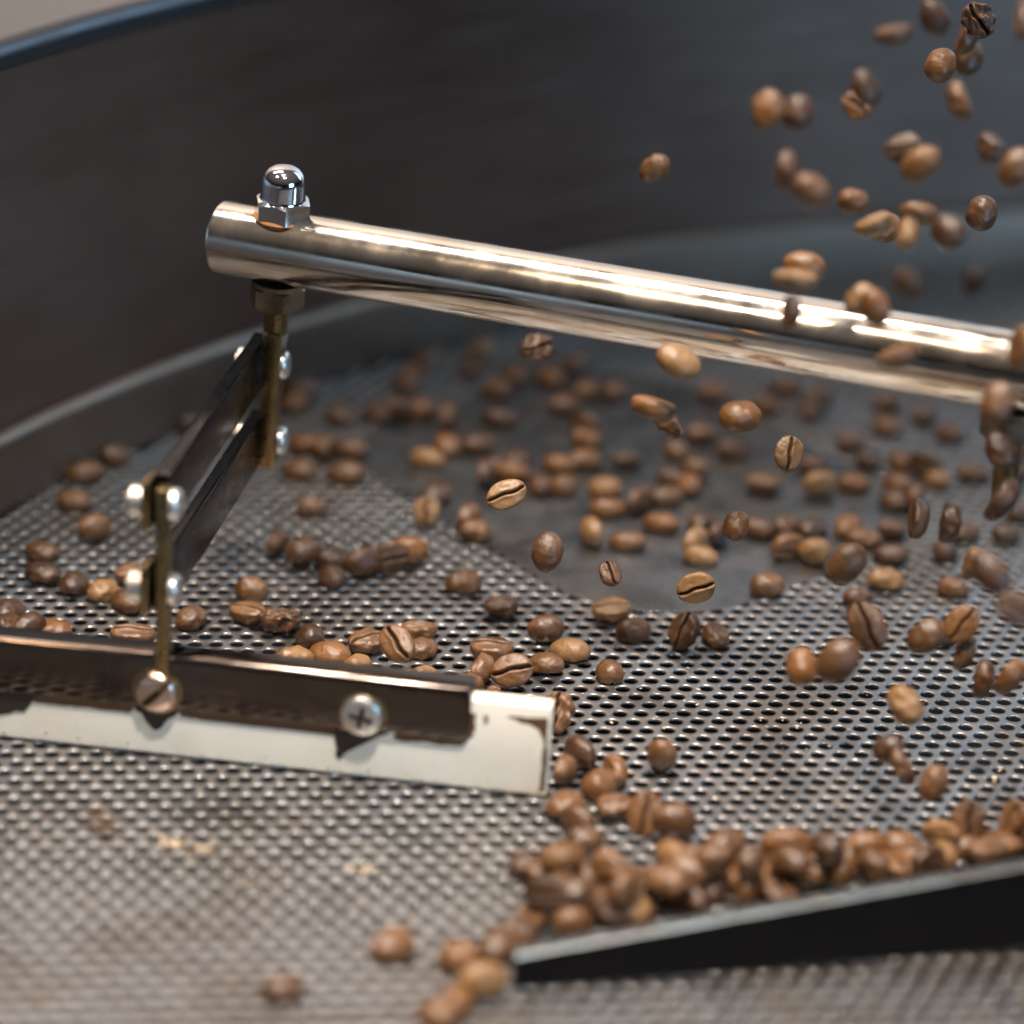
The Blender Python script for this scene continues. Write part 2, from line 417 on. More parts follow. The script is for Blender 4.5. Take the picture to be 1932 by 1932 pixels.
# two flat link bars, each screwed to the post below and to the hanger above
pan = [(0, 0), (3.6, 0), (3.6, .9), (3.4, 1.6), (2.9, 2.05), (2.0, 2.3), (0, 2.4)]
nutp = [(0, 0), (3.6, 0), (3.6, 2.6), (3.3, 2.9), (2.2, 2.9), (2.2, 3.4), (0, 3.4)]
for a, b in zip(LP, UPP):
    a2 = a - lperp * 1.2 + ldir * 1.3; b2 = b - lperp * 3.95; d = (b2 - a2); m = frame(a2, d)
    bm_obj('link_bar', box_bm(d.length + 4.5, 3.4, 12.6, m @ Matrix.Translation(((d.length + 4.5) / 2, 0, 0)), .55, 3), M_LINK, arm, True, 50)
    bm_obj('fork_plate', box_bm(1.8, 8, 11.4, frame(a - lperp * 3.9 + ldir * 1.0, lperp), .4, 2), M_POST, arm)
    for p, sd, pr_ in ((a + lperp * 1.4, 1, pan), (a - lperp * 4.8, -1, nutp), (b + lperp * 2.1, 1, pan), (b2 - lperp * 1.7, -1, nutp)):
        bm_obj('pivot_screw', lathe_bm(pr_, 26, frame(p, ldir, lperp * sd)), M_SCREW, arm)
# scraper blade
pf = frame(P0, PD)                          # local x along blade, y backwards, z up
def lx(px, py, off=0.0): return (at_plane(px, py, P0 - PN * off, PN) - P0).dot(PD)
xr = lx(1032, 1480)
x0 = -95.0
blade_h, blade_t = 22.0, 4.6
zl = .35
bl = bm_obj('scraper_blade', box_bm(xr - x0, blade_t, blade_h - zl, pf @ Matrix.Translation(((x0 + xr) / 2, blade_t / 2, (blade_h + zl) / 2)), .45, 3), M_WHITE, arm)
# holder: folded steel strip over the upper half of the blade
xh = lx(890, 1330)
hz0, hz1, hy0, hy1 = 12.6, 25.4, -1.7, 6.4
bm = box_bm(xh - x0, hy1 - hy0, hz1 - hz0, None)
bm.transform(Matrix.Translation(((x0 + xh) / 2, (hy0 + hy1) / 2, (hz0 + hz1) / 2)))
ed = [e for e in bm.edges if abs(e.verts[0].co.x - e.verts[1].co.x) > 1]
topf = [e for e in ed if e.verts[0].co.z > 20]; lowf = [e for e in ed if e.verts[0].co.z < 20]
bmesh.ops.bevel(bm, geom=topf, offset=1.9, segments=6, profile=0.5, affect='EDGES')
cr = [e for e in bm.edges if min(e.verts[0].co.x, e.verts[1].co.x) > xh - .01 and abs(e.verts[0].co.y - e.verts[1].co.y) > 2 and max(e.verts[0].co.z, e.verts[1].co.z) < 14]
bmesh.ops.bevel(bm, geom=cr, offset=2.6, segments=5, profile=0.5, affect='EDGES')
bm.edges.ensure_lookup_table()
sh = [e for e in bm.edges if len(e.link_faces) == 2 and e.calc_face_angle(0) > 0.9]
bmesh.ops.bevel(bm, geom=sh, offset=.35, segments=2, profile=0.5, affect='EDGES')
bm.transform(pf); bm_obj('blade_holder', bm, M_HOLD, arm, True, 50)
# screws in the holder
def on_face(px, py): q = at_plane(px, py, P0 - PN * hy0, PN) ; return q
fm = lambda q: frame(q, PD, PN)             # local z out of the face
q1 = at_plane(297, 1303, P0 + PN * 1.7, PN); q2 = at_plane(684, 1347, P0 + PN * 1.7, PN)
sl_ = fm(q1) @ Matrix.Rotation(radians(47), 4, 'Z')
bm = carve(lathe_bm([(0, -.3), (4.9, -.3), (4.9, .7), (4.6, 1.5), (3.9, 2.2), (2.6, 2.65), (0, 2.8)], 40, fm(q1)), prism_bm([(-7, -.85), (7, -.85), (7, .85), (-7, .85)], 4.1, sl_ @ Matrix.Translation((.013, .007, .93))))
sc1 = bm_obj('slotted_screw', bm, M_BRONZE, arm, True, 30)
bm_obj('slot_insert', box_bm(8.6, 1.66, .5, sl_ @ Matrix.Translation((0, 0, 1.1)), .1, 1), M_RESIDUE_FILL, sc1)  # dark insert added on the slot floor so the slot reads dark
cx_ = fm(q2) @ Matrix.Rotation(radians(-10), 4, 'Z')
def plus(a, w): return [(a, -w), (a, w), (w, w), (w, a), (-w, a), (-w, w), (-a, w), (-a, -w), (-w, -w), (-w, -a), (w, -a), (w, -w)]
bm = carve(lathe_bm([(0, -.3), (4.7, -.3), (4.7, 1.0), (4.4, 1.8), (3.8, 2.25), (2.6, 2.5), (0, 2.6)], 40, fm(q2)), prism_bm(plus(2.75, .62), 3, cx_ @ Matrix.Translation((0, 0, .9))))
sc2 = bm_obj('cross_screw', bm, M_SCREW, arm, True, 30)
bm_obj('recess_insert', prism_bm(plus(2.72, .6), .45, cx_ @ Matrix.Translation((0, 0, .91))), M_RESIDUE_FILL, sc2)  # dark plus-shaped insert added so the cross recess reads dark
for q, rr_ in ((q1, 5.6), (q2, 5.4)):
    bm_obj('stain_ring', lathe_bm([(4.0, .02), (rr_, .02), (rr_ - .3, .14), (4.0, .2)], 36, fm(q), False), M_POST, arm)
bm = prism_bm([(4.6 * cos(a), 4.6 * sin(a)) for a in [2 * pi * k / 6 for k in range(6)]], 3.2, frame(P0 - PN * 6.4 + PD * ((q2 - P0).dot(PD)) + Vector((0, 0, q2.z)), PD, -PN))
bm_obj('back_nut', bm, M_NUT, arm, False)
# coffee residue on the blade (thin crusts with ragged outline)
def crust(pts, th=.35, mat=M_RESIDUE_FILL, name='residue', jag=.25):
    loc = []
    for i, (px, py) in enumerate(pts):
        q = at_plane(px, py, P0, PN) - P0; loc.append(Vector((q.dot(PD), q.z)))
    out = []
    for i in range(len(loc)):
        a, b = loc[i], loc[(i + 1) % len(loc)]; n = max(1, int((b - a).length / .5))
        for k in range(n):
            w = a.lerp(b, k / n)
            if k: w += Vector((rnd.uniform(-jag, jag), rnd.uniform(-jag, jag)))
            out.append((w.x, w.y))
    if sum(out[i - 1][0] * out[i][1] - out[i][0] * out[i - 1][1] for i in range(len(out))) < 0: out.reverse()
    m = pf @ Matrix(((1, 0, 0, 0), (0, 0, -1, 0), (0, 1, 0, 0), (0, 0, 0, 1)))
    bm = prism_bm(out, th + .2, m @ Matrix.Translation((0, 0, -.2))); bmesh.ops.triangulate(bm, faces=bm.faces[:])
    return bm_obj(name, bm, mat, arm)
crust([(632, 1375), (692, 1380), (742, 1378), (700, 1392), (672, 1405), (652, 1420), (641, 1432), (634, 1425), (636, 1408)])
crust([(250, 1330), (345, 1340), (330, 1350), (314, 1360), (303, 1374), (293, 1377), (282, 1365), (272, 1352)])
crust([(-60, 1300), (76, 1308), (60, 1325), (46, 1342), (28, 1340), (0, 1348), (-30, 1345), (-60, 1350)], .4)
crust([(955, 1352), (1034, 1354), (1032, 1398), (1027, 1400), (1022, 1378), (1004, 1367), (985, 1365), (975, 1358)], .10, M_STAIN, 'stain', .2)
crust([(1027, 1398), (1034, 1396), (1027, 1492), (1012, 1494), (1020, 1484)], .10, M_STAIN, 'stain', .2)
crust([(913, 1350), (922, 1350), (919, 1366), (914, 1367)], .10, M_STAIN, 'stain', .15)
crust([(340, 1330), (640, 1364), (640, 1386), (340, 1352)], .10, M_STAIN, 'stain', .3)
crust([(60, 1300), (250, 1322), (252, 1344), (62, 1323)], .10, M_STAIN, 'stain', .3)
crust([(745, 1372), (850, 1388), (880, 1372), (890, 1345), (899, 1348), (893, 1390), (868, 1407), (745, 1396)], .10, M_STAIN, 'stain', .25)
bms = []
for k in range(22):
    px = rnd.uniform(5, 1015); t_ = px / 1030; py = 1388 + 112 * t_ - abs(rnd.gauss(0, 7)) - 3
    q = at_plane(px, py, P0, PN) - P0; r_ = rnd.uniform(.1, .32)
    pts = [(q.dot(PD) + r_ * rnd.uniform(.5, 1.1) * cos(a), q.z + r_ * rnd.uniform(.4, 1) * sin(a)) for a in [2 * pi * i / 8 for i in range(8)]]
    bms.append(prism_bm(pts, .3, pf @ Matrix(((1, 0, 0, 0), (0, 0, -1, 0), (0, 1, 0, 0), (0, 0, 0, 1))) @ Matrix.Translation((0, 0, -.2))))
tag(bm_obj('edge_stain', merge(*bms), M_STAIN, arm), kind='stuff')
# second hanger further along the tube, with its nut and spacer bar
h2 = at_z(1921, 700, TZ); h2 = ta + td * (h2 - ta).dot(td)
bm_obj('lock_nut', hexnut_bm(12.6, 5.8, Matrix.Translation((h2.x, h2.y, TZ - 15.4)), rot=radians(5)), M_NUT, arm, True, 28)
bm_obj('washer', lathe_bm([(0, -9.6), (6.6, -9.6), (6.6, -8.4), (0, -8.4)], 36, Matrix.Translation((h2.x, h2.y, TZ))), M_NUT, arm)
bm_obj('threaded_rod', lathe_bm([(0, 56), (2.9, 56), (3.0, TZ - 15.2), (0, TZ - 15)], 28, Matrix.Translation((h2.x, h2.y, 0))), M_POST, arm)

# ------------------------------------------------------------------ dark plough blade in front
A = at_z(972, 1869); B = at_z(1932, 1790); bd = (B - A); bd.z = 0; bl_ = bd.length; bd.normalize()
bn = Vector((bd.y, -bd.x, 0))
m = frame(A, bd)
bm = bmesh.new(); Lb = bl_ + 60; th = 3.2
def hz(t): return 7.8 + 11.5 * (t / bl_)
secs = []
for t in np.linspace(0, Lb, 24):
    h = hz(t); secs.append([bm.verts.new((t, 0, .4)), bm.verts.new((t, 0, h - .35)), bm.verts.new((t, .35, h)), bm.verts.new((t, th - .35, h)), bm.verts.new((t, th, h - .35)), bm.verts.new((t, th, .4))])
for a, b in zip(secs[:-1], secs[1:]):
    for j in range(6):
        f = bm.faces.new((a[j], a[(j + 1) % 6], b[(j + 1) % 6], b[j])); f.material_index = 1 if j in (1, 2, 3) else 0
bm.faces.new(secs[0]); bm.faces.new(secs[-1]); bm.transform(m)
pb = bm_obj('plough_blade', bm, None, None, True, 30)
pb.data.materials.append(M_BLACK); pb.data.materials.append(M_EDGE)
tag(pb, 'black tapered steel plough blade with worn bare top edge holding back beans', 'plough blade')

# ------------------------------------------------------------------ coffee beans
def bean_mesh(name, L, W, T1, T2, seed, wr=0.0, crease=1.0, curve=0.35):
    r = random.Random(seed); NS, NR = 52, 34
    ph = [r.uniform(0, 6.28) for _ in range(8)]
    verts, att = [], []
    angs = []
    for k in range(NS):
        u = k / NS * 2 * pi                         # 0 at crease; denser there
        angs.append(u - 0.72 * sin(u))
    def surf(s, a):
        # s in (-1,1) along the length, a = angle from the crease (at -z)
        rad = (1 - abs(s) ** 2.25) ** 0.5
        yy = sin(a); zz = -cos(a)
        y = W / 2 * rad * (abs(yy) ** 0.92) * (1 if yy >= 0 else -1)
        if zz > 0: zc = T1 * rad ** 0.9 * zz ** 0.95
        else: zc = -T2 * (rad ** 0.55) * (-zz) ** 0.42
        x = L / 2 * s
        w = 1 + .05 * sin(2.1 * s + ph[0]) + .03 * sin(3 * a + ph[1]) + .018 * sin(5 * a + 3 * s + ph[3]) + .016 * sin(6 * s - 4 * a + ph[4]) + wr * (.10 * sin(5 * a + 4 * s + ph[2]) + .08 * sin(9 * s + 2 * a + ph[3]) + .06 * sin(13 * a - 7 * s + ph[4]))
        y *= w; zc *= w * (1 + .05 * s * sin(ph[5]))
        cf = 0.0
        if zz < 0.25 and abs(s) < 0.985:
            yc = curve * sin(3.0 * s + ph[6]) * .55 + .12 * sin(7 * s + ph[7])
            dd = y - yc; fade = min(1.0, (1 - abs(s)) * 6)
            g = exp(-(dd / .34) ** 2) * fade; lip = exp(-((abs(dd) - .85) / .55) ** 2) * fade
            if zz < 0: zc += crease * (1.25 * g - .22 * lip); cf = min(1, 1.25 * exp(-(dd / .27) ** 2) * fade)
        return (x * MM, y * MM, zc * MM), cf
    verts.append((-L / 2 * MM, 0, 0)); att.append(0)
    for j in range(1, NR):
        s = -cos(pi * j / NR); s = math.copysign(abs(s) ** .93, s)
        for a in angs:
            v, c = surf(s, a); verts.append(v); att.append(c)
    verts.append((L / 2 * MM, 0, 0)); att.append(0)
    faces = [(0, 1 + (k + 1) % NS, 1 + k) for k in range(NS)]
    for j in range(NR - 2):
        o = 1 + j * NS
        faces += [(o + k, o + (k + 1) % NS, o + NS + (k + 1) % NS, o + NS + k) for k in range(NS)]
    o = 1 + (NR - 2) * NS; last = len(verts) - 1
    faces += [(last, o + k, o + (k + 1) % NS) for k in range(NS)]
    me = bpy.data.meshes.new(name); me.from_pydata(verts, [], faces); me.update()
    at = me.attributes.new('crease', 'FLOAT', 'POINT'); at.data.foreach_set('value', att)
    bm = bmesh.new(); bm.from_mesh(me); bmesh.ops.recalc_face_normals(bm, faces=bm.faces); bm.to_mesh(me); bm.free()
    me.materials.append(M_BEAN); me.shade_smooth(); return me
BM = [bean_mesh('bean_a', 10.4, 7.6, 3.1, 1.7, 1, .15), bean_mesh('bean_b', 9.6, 7.4, 3.2, 1.6, 2, .4), bean_mesh('bean_c', 11.0, 7.4, 3.0, 1.8, 3, .1, 1.1, .5),
      bean_mesh('bean_d', 10.0, 7.0, 2.9, 1.7, 4, .5, .9, .2), bean_mesh('bean_e', 8.9, 7.3, 3.4, 1.9, 5, .1), bean_mesh('bean_f', 10.2, 8.0, 3.2, 2.1, 6, 1.1, 1.2, .7)]
T1, T2 = 3.1, 1.75
BEANS = []   # (position mm, rotation Quaternion, mesh, scale, label, group)
def q_rest(kind, ang, tilt):
    q = Quaternion((0, 0, 1), radians(ang))
    tx_ = Quaternion((1, 0, 0), radians(tilt[0])) @ Quaternion((0, 1, 0), radians(tilt[1]))
    if kind == 'd': return q @ tx_
    if kind == 'c': return q @ tx_ @ Quaternion((1, 0, 0), pi)
    if kind == 's': return q @ tx_ @ Quaternion((1, 0, 0), pi / 2)
    if kind == 'S': return q @ tx_ @ Quaternion((1, 0, 0), -pi / 2)
    if kind == 'v': return q @ Quaternion((0, 1, 0), radians(-62 + tilt[0])) @ Quaternion((1, 0, 0), pi)
HZ = {'d': 1.8, 'c': 3.05, 's': 3.65, 'S': 3.65, 'v': 4.6}
def rest(lst, label, group, base=0.0, lift=0.0):
    for t in lst:
        x, y, k = t[:3]; ang = t[3] if len(t) > 3 and t[3] is not None else rnd.uniform(-180, 180)
        mi = t[4] if len(t) > 4 and t[4] is not None else rnd.choice([0, 1, 2, 3, 4]); s = (t[5] if len(t) > 5 else rnd.uniform(.93, 1.05))
        up = t[6] if len(t) > 6 else lift
        tilt = (rnd.uniform(-9, 9), rnd.uniform(-7, 7))
        z = base + HZ[k] * s * .94 + up
        lb = t[7] if len(t) > 7 else label
        BEANS.append([at_z(x, y, z), q_rest(k, ang, tilt), mi, s, lb, group, True])
def q_cam(face, ang, yaw, pitch):
    """crease ('c') or dome ('d') or edge ('s') towards the camera, long axis at image angle ang, then turned by yaw/pitch"""
    base = cam.matrix_world.to_quaternion()
    q = Quaternion((0, 0, 1), radians(ang)) @ Quaternion((1, 0, 0), radians(pitch)) @ Quaternion((0, 1, 0), radians(yaw))
    if face == 'c': q = q @ Quaternion((1, 0, 0), pi)
    if face == 's': q = q @ Quaternion((1, 0, 0), pi / 2)
    return base @ q
def air(lst, label, group):
    for t in lst:
        x, y, dep = t[:3]; face = t[3] if len(t) > 3 else rnd.choice('ccdsd'); ang = t[4] if len(t) > 4 and t[4] is not None else rnd.uniform(0, 180)
        mi = t[5] if len(t) > 5 and t[5] is not None else rnd.choice([0, 1, 2, 3, 4]); s = t[6] if len(t) > 6 else rnd.uniform(.93, 1.06)
        lb = t[7] if len(t) > 7 else label
        if group == 'beans falling above the tube' and dep < 730: s *= .93 * (dep - 40) / dep; dep -= 40
        BEANS.append([at_d(x, y, dep), q_cam(face, ang, rnd.uniform(-25, 25), rnd.uniform(-25, 25)), mi, s, lb, group, False])

N_ = None
rest([(218, 862, 'd', 10), (160, 893, 'd', 20), (140, 945, 'd', 0), (178, 995, 's', 40), (80, 1042, 'd', 5), (82, 1083, 'd', 0), (140, 1103, 'd', 80), (194, 1116, 'd', 60), (240, 1136, 'd', -50),
      (15, 1155, 'd', 70), (28, 1186, 'd', 30, 5), (57, 1186, 's', 50), (91, 1194, 'd', 10)],
     'rounded roasted bean on perforated plate between drum wall and blade holder', 'beans between drum wall and blade holder')
rest([(248, 1081, 'c', 25, 1)], 'crease-up bean on perforated plate touching the lower linkage post', 'beans by the linkage post')
rest([(251, 1197, 'c', 5, 2, 1.05)], 'flat crease-up bean right against the holder beside the post', 'beans by the linkage post')
rest([(360, 1168, 'd', 60, 3)], 'half hidden rounded bean beside the post, under the link bars', 'beans by the linkage post')
rest([(475, 1113, 'd', 0, 4, 1.05)], 'round smooth bean behind a crease-up bean near the link bars', 'beans behind the holder')
rest([(467, 1154, 'c', -25, 0, .98)], 'crease-up bean touching a dark shrivelled bean on perforated plate', 'beans behind the holder')
rest([(530, 1168, 'c', 20, 5, 1.05)], 'dark shrivelled wrinkled bean on perforated plate', 'beans behind the holder')
rest([(586, 1204, 'd', 90, 4), (622, 1238, 'd', -8, 0, 1.1), (556, 1246, 'd', 10, 1), (674, 1260, 'd', 60, 4), (800, 1277, 'd', 30, 4, .85)],
     'smooth rounded bean lying dome up against back of blade holder', 'smooth beans behind the holder')
rest([(692, 1209, 'c', 30, 1, 1.02)], 'crease-up bean leaning on an upright creased bean behind holder', 'beans behind the holder')
rest([(790, 1187, 'c', 10, 3)], 'crease-up bean lying flat behind the upright creased bean', 'beans behind the holder')
rest([(797, 1225, 'd', 40, 3, .9)], 'small bean tucked half behind the upright creased bean', 'beans behind the holder')
air([(750, 1215, 722, 'c', -55, 2, 1.02)], 'bean standing upright on its end, crease facing out, behind holder', 'beans behind the holder')
rest([(928, 1223, 'c', 0, 2, 1.05)], 'long crease-up bean lying flat behind the white blade', 'beans behind the white blade')
rest([(1030, 1187, 's', 15, 0)], 'dark bean resting on its side in shadow behind white blade', 'beans behind the white blade')
rest([(1075, 1229, 'd', -10, 0, 1.0)], 'pale smooth oval bean lying alone dome up near white blade', 'beans behind the white blade')
rest([(904, 1266, 's', 70, 1, 1.0)], 'cracked bean pressed against a bean with long dark crease', 'beans behind the white blade')
air([(966, 1266, 736, 'c', 12, 0, 1.05)], 'sharp bean with long dark crease tilted up above white blade', 'beans behind the white blade')
rest([(1030, 1254, 'd', -20, 3, .95)], 'bean peeking out from under the tilted creased bean', 'beans behind the white blade')
rest([(886, 1292, 'd', 40, 4, .95)], 'rounded bean half hidden by the end of the steel holder', 'beans behind the white blade')
rest([(1150, 1269, 'd', 100, 4, .97)], 'small round bean alone on perforated plate behind white blade end', 'beans behind the white blade')
rest([(1052, 1345, 'v', 70, 5, 1.0)], 'wrinkled bean leaning on the end corner of white blade', 'beans at the blade end')
rest([(1095, 1420, 's', -50, 2, .95), (1063, 1452, 's', 70, 0, .9), (1132, 1482, 'd', 60, 4, 1.15), (1158, 1455, 's', 110, 3), (1066, 1522, 'd', 40, 1, 1.05), (1092, 1550, 's', -40, 2), (1102, 1584, 'd', 10, 4), (1160, 1520, 'c', 20, 3, .9)],
     'brown bean in the small cluster beside the end of white blade', 'cluster at the blade end')
rest([(1248, 1426, 'v', -100, 0, .95)], 'single bean standing on end with its shadow on bare perforated plate', 'loose beans on the plate')
rest([(1217, 1535, 'v', 80, 2, 1.0)], 'upright bean beside a dark bean behind the pile', 'loose beans on the plate')
rest([(1272, 1548, 's', 10, 0, 1.05)], 'dark bean lying beside an upright bean behind the pile', 'loose beans on the plate')
# in the shade of the tube
rest([(626, 1089, 'd', -60, 0), (573, 1040, 's', 20, 4, 1.1), (524, 1024, 's', 70, 3), (629, 1056, 'd', 20), (687, 1060, 's', 30, 2), (735, 1052, 'S', 20, 0, 1.1), (770, 1040, 's', 10, 2), (875, 1101, 'd', 10, 1, 1.05), (946, 1142, 'c', 10, 3), (1154, 1150, 'c', 5, 0), (1195, 1191, 'd', 20), (1291, 1190, 'v', 50, 3), (1350, 1200, 'd', 95, 3, .95)],
     'bean on the perforated plate in the shadow band of the tube', 'beans in the shadow of the tube')
rest([(588, 960, 'd', 0, 4), (565, 888, 'd', -20, 0), (654, 894, 'd', 0, 0, 1.1), (576, 838, 'd', 0), (611, 844, 's', 80, 3), (663, 848, 'd', 0, 2), (641, 787, 'd'), (807, 866, 'd', -25, 2), (844, 843, 'd'), (901, 839, 'd', 40), (722, 781, 'd', 10), (775, 775, 'd', 0, 2, 1.1), (757, 771, 'c', 10), (844, 784, 's', 80), (944, 790, 'd', 0, 2),
      (914, 890, 's', 85), (941, 880, 'd'), (975, 869, 'd'), (966, 892, 'd'), (822, 935, 'd', 60, 0, 1.05), (806, 966, 'v', 80), (884, 977, 's', 60), (896, 1003, 'd', -10, 1)],
     'blurred bean resting behind the linkage hanger, short of the drum wall', 'beans behind the hanger')
rest([(355, 797, 'd', 20), (384, 781, 'd', 30), (333, 789, 'd', 10), (570, 737, 'd'), (556, 762, 'd', 60), (801, 681, 'd', 30), (775, 713, 'd', 0), (911, 658, 'd', 60), (889, 697, 'd', 80), (936, 735, 'd', 0), (769, 722, 'd')],
     'dim orange-brown bean lying close to the foot of drum wall', 'beans at the foot of the drum wall')
far_ = [(1039, 713, 'd'), (1086, 688, 'd'), (973, 708, 'd'), (1108, 737, 'd'), (1163, 741, 'd'), (1067, 764, 'd'), (1102, 801, 's'), (1106, 830, 'd'), (1182, 866, 'c', 0), (1056, 877, 'd'), (1103, 869, 'd'), (1021, 918, 'd'), (1061, 918, 'd'), (1141, 922, 'd', -15),
        (1204, 943, 's', 60), (1254, 938, 'd', 15), (1146, 960, 'd'), (1246, 988, 'd', -20), (1324, 986, 'd'), (1354, 1004, 's', 70), (1430, 998, 'd'), (1480, 995, 'd'), (1117, 1003, 's', -65), (1184, 1023, 'd', 0), (1310, 1021, 's', 60), (1322, 1050, 'd', -20),
        (1266, 903, 'd'), (1298, 916, 'd'), (1313, 884, 's'), (1277, 853, 'd'), (1324, 818, 'd'), (1348, 742, 'd'), (1441, 910, 'c', -15), (1383, 850, 'd', N_, 5), (1488, 1033, 's'), (1485, 731, 'd'), (1447, 767, 'd'), (1541, 756, 's'), (1530, 777, 'd'),
        (1673, 760, 'd'), (1743, 786, 'd'), (1673, 806, 'd'), (1791, 819, 'd'), (1606, 836, 'd'), (1638, 870, 'd'), (1700, 873, 'd'), (1751, 886, 's'), (1837, 895, 'd', 10), (1536, 879, 'd'), (1547, 913, 's'), (1611, 913, 'd'), (1694, 914, 'd'), (1692, 946, 'd'), (1727, 938, 's'), (1684, 997, 'c', 0), (1533, 998, 'd'), (1600, 994, 'd'), (1630, 1018, 'd', 0), (1536, 1040, 's', -20), (1482, 1026, 'd'), (1681, 1048, 'd', 0), (1920, 970, 'd'), (1818, 1007, 'd'), (1783, 1042, 'd'), (1898, 1010, 'd', 10), (1920, 852, 'd'), (1909, 892, 'd')]
rest(far_, 'blurred brown bean scattered on the unperforated panel area beyond the tube', 'beans around the solid panel')
rest([(1764, 905, 'd', -20)], 'paler yellowish bean among beans around the solid panel', 'beans around the solid panel')
rest([(1448, 1107, 'd', 0, 4, 1.1)], 'glossy round bean at the edge of the solid panel', 'beans at the panel edge')
rest([(1671, 1096, 'd', 0, 1, 1.05), (1618, 1130, 's', 20), (1798, 1110, 'd', -30, 4), (1777, 1196, 'd', 30)], 'bean on perforated plate among the falling beans under the second hanger', 'beans landing under the second hanger')
# pile behind the plough blade
pile = [(1004, 1640), (1019, 1638), (1057, 1667), (1108, 1662), (1152, 1667), (1200, 1660), (1237, 1660), (1275, 1638), (1271, 1610), (1323, 1634), (1370, 1605), (1348, 1648), (1010, 1724), (1080, 1738), (1040, 1700), (1120, 1700), (1166, 1715), (1197, 1706), (1230, 1690), (1261, 1690), (1299, 1695), (1337, 1672), (1376, 1660), (1409, 1660), (1442, 1638), (1489, 1655), (1400, 1628), (1434, 1662), (1510, 1648), (1557, 1606), (1540, 1640), (1576, 1642), (1610, 1625), (1656, 1628), (1690, 1625), (1746, 1618), (1770, 1610), (1720, 1618), (1817, 1604), (1790, 1600), (1850, 1597), (1888, 1594), (1925, 1588), (1165, 1690), (1080, 1705), (1300, 1662), (1460, 1665)]
rest([(x, y, rnd.choice('dccsscdS'), N_, N_, rnd.uniform(.86, 1.0)) for x, y in pile], 'brown bean in the long pile held back by black plough blade', 'pile behind the plough blade')
rest([(1290, 1645, 'd', N_, N_, 1, 4.5), (1345, 1625, 's', N_, N_, 1, 4.5), (1365, 1608, 'd', 40, 2, 1, 4), (1180, 1680, 's', N_, N_, 1, 4.5), (1085, 1690, 'd', N_, N_, 1, 4.5), (1030, 1690, 's', N_, N_, 1, 4), (1250, 1670, 'd', N_, N_, 1, 4.5), (1560, 1620, 'd', N_, N_, 1, 4.5), (1420, 1640, 's', N_, N_, 1, 4.5), (1055, 1640, 'd', N_, N_, 1, 3.5), (1490, 1640, 'd', N_, N_, 1, 4.5)],
     'brown bean in the long pile held back by black plough blade', 'pile behind the plough blade')
rest([(1485, 1596, 's', 5, 2, 1.1), (1633, 1598, 's', 10, 0)], 'dark bean lying on its side at the back edge of the pile', 'beans at the back of the pile')
rest([(1704, 1604, 'd', 0, 4, 1.0)], 'bright orange-brown glossy bean on the pile behind blade', 'beans at the back of the pile')
rest([(1827, 1570, 'v', 80, 0)], 'bean standing on end at the back edge of the pile', 'beans at the back of the pile')
rest([(1912, 1548, 'v', 30, 1)], 'bean tipped up on bare perforated plate beyond the pile', 'beans at the back of the pile')
# loose beans in front
rest([(740, 1784, 'd', 50, 0, 1.05)], 'single bean with dark shadow lying alone on the near plate', 'loose beans in front')
rest([(532, 1866, 'd', 20, 4, .95)], 'small dark bean lying farthest from the blade on near plate', 'loose beans in front')
rest([(866, 1806, 'd', 10), (942, 1786, 'd', 60, 0, 1.1), (910, 1850, 's', 20), (858, 1894, 'd', 80, 4), (975, 1760, 'd', 0), (830, 1915, 'd')], 'bean in the loose cluster around the tip of black blade', 'beans at the plough blade tip')
# falling beans
air([(1763, 33, 705, 'd', -55, 0), (1685, 62, 690, 's', 10), (1846, 38, 735, 'c', -60, 5), (1820, 71, 770, 's', 70), (1827, 109, 790, 'd', 70), (1775, 123, 740, 'd', 60, 4), (1813, 189, 700, 's', -70), (1930, 38, 690, 's', 80), (1448, 208, 690, 'd', 80), (1505, 213, 695, 'd', 80, 4),
     (1633, 166, 700, 'd', -60, 0), (1616, 199, 720, 'c', -40), (1704, 281, 705, 'c', 0), (1737, 310, 700, 'd', 50, 2), (1869, 279, 715, 'd', -60, 1), (1917, 317, 700, 'd'), (1479, 322, 690, 's', 80), (1531, 360, 680, 'd', -40, 0), (1609, 379, 725, 'd', 0, 4), (1647, 421, 725, 's', 20, 0, 1.05), (1670, 430, 745, 'd', 30), (1732, 402, 720, 's', -5, 2), (1709, 440, 705, 's', 80), (1789, 436, 700, 'd', -45), (1853, 402, 735, 'd', 75, 4, 1.05), (1840, 530, 900, 'd'), (1713, 535, 900, 'd')],
    'falling bean in mid-air against the drum wall above the tube', 'beans falling above the tube')
air([(1235, 317, 775, 'd', 35, 1, .9)], 'lone small bean in mid-air above the tube, apart from others', 'beans falling above the tube')
air([(1500, 525, 665, 's', -5, 2, .92), (1517, 502, 690, 'd', -10), (1490, 588, 662, 's', 80, 3, .8), (1650, 580, 655, 'd', -70, 0, .9), (1622, 565, 668, 'd', 50, 1, .85), (1692, 668, 655, 's', 20, 0, .92), (1926, 655, 650, 's', 80)],
    'bean in mid-air passing right in front of the tube', 'beans falling in front of the tube')
air([(1280, 682, 690, 'd', -25, 2, .98)], 'bright bean in mid-air just below the tube', 'beans falling below the tube')
air([(1882, 760, 655, 'd', 70), (1890, 851, 690, 'd', -70), (1888, 942, 690, 's', 55, 0, 1.1), (1729, 978, 720, 's', 80), (1788, 986, 705, 's', 80)], 'dark bean in mid-air around the second hanger rod', 'beans falling by the second hanger')
air([(1013, 657, 790, 'c', 15, 5)], 'dim creased bean in mid-air in the dark under the tube', 'beans falling below the tube')
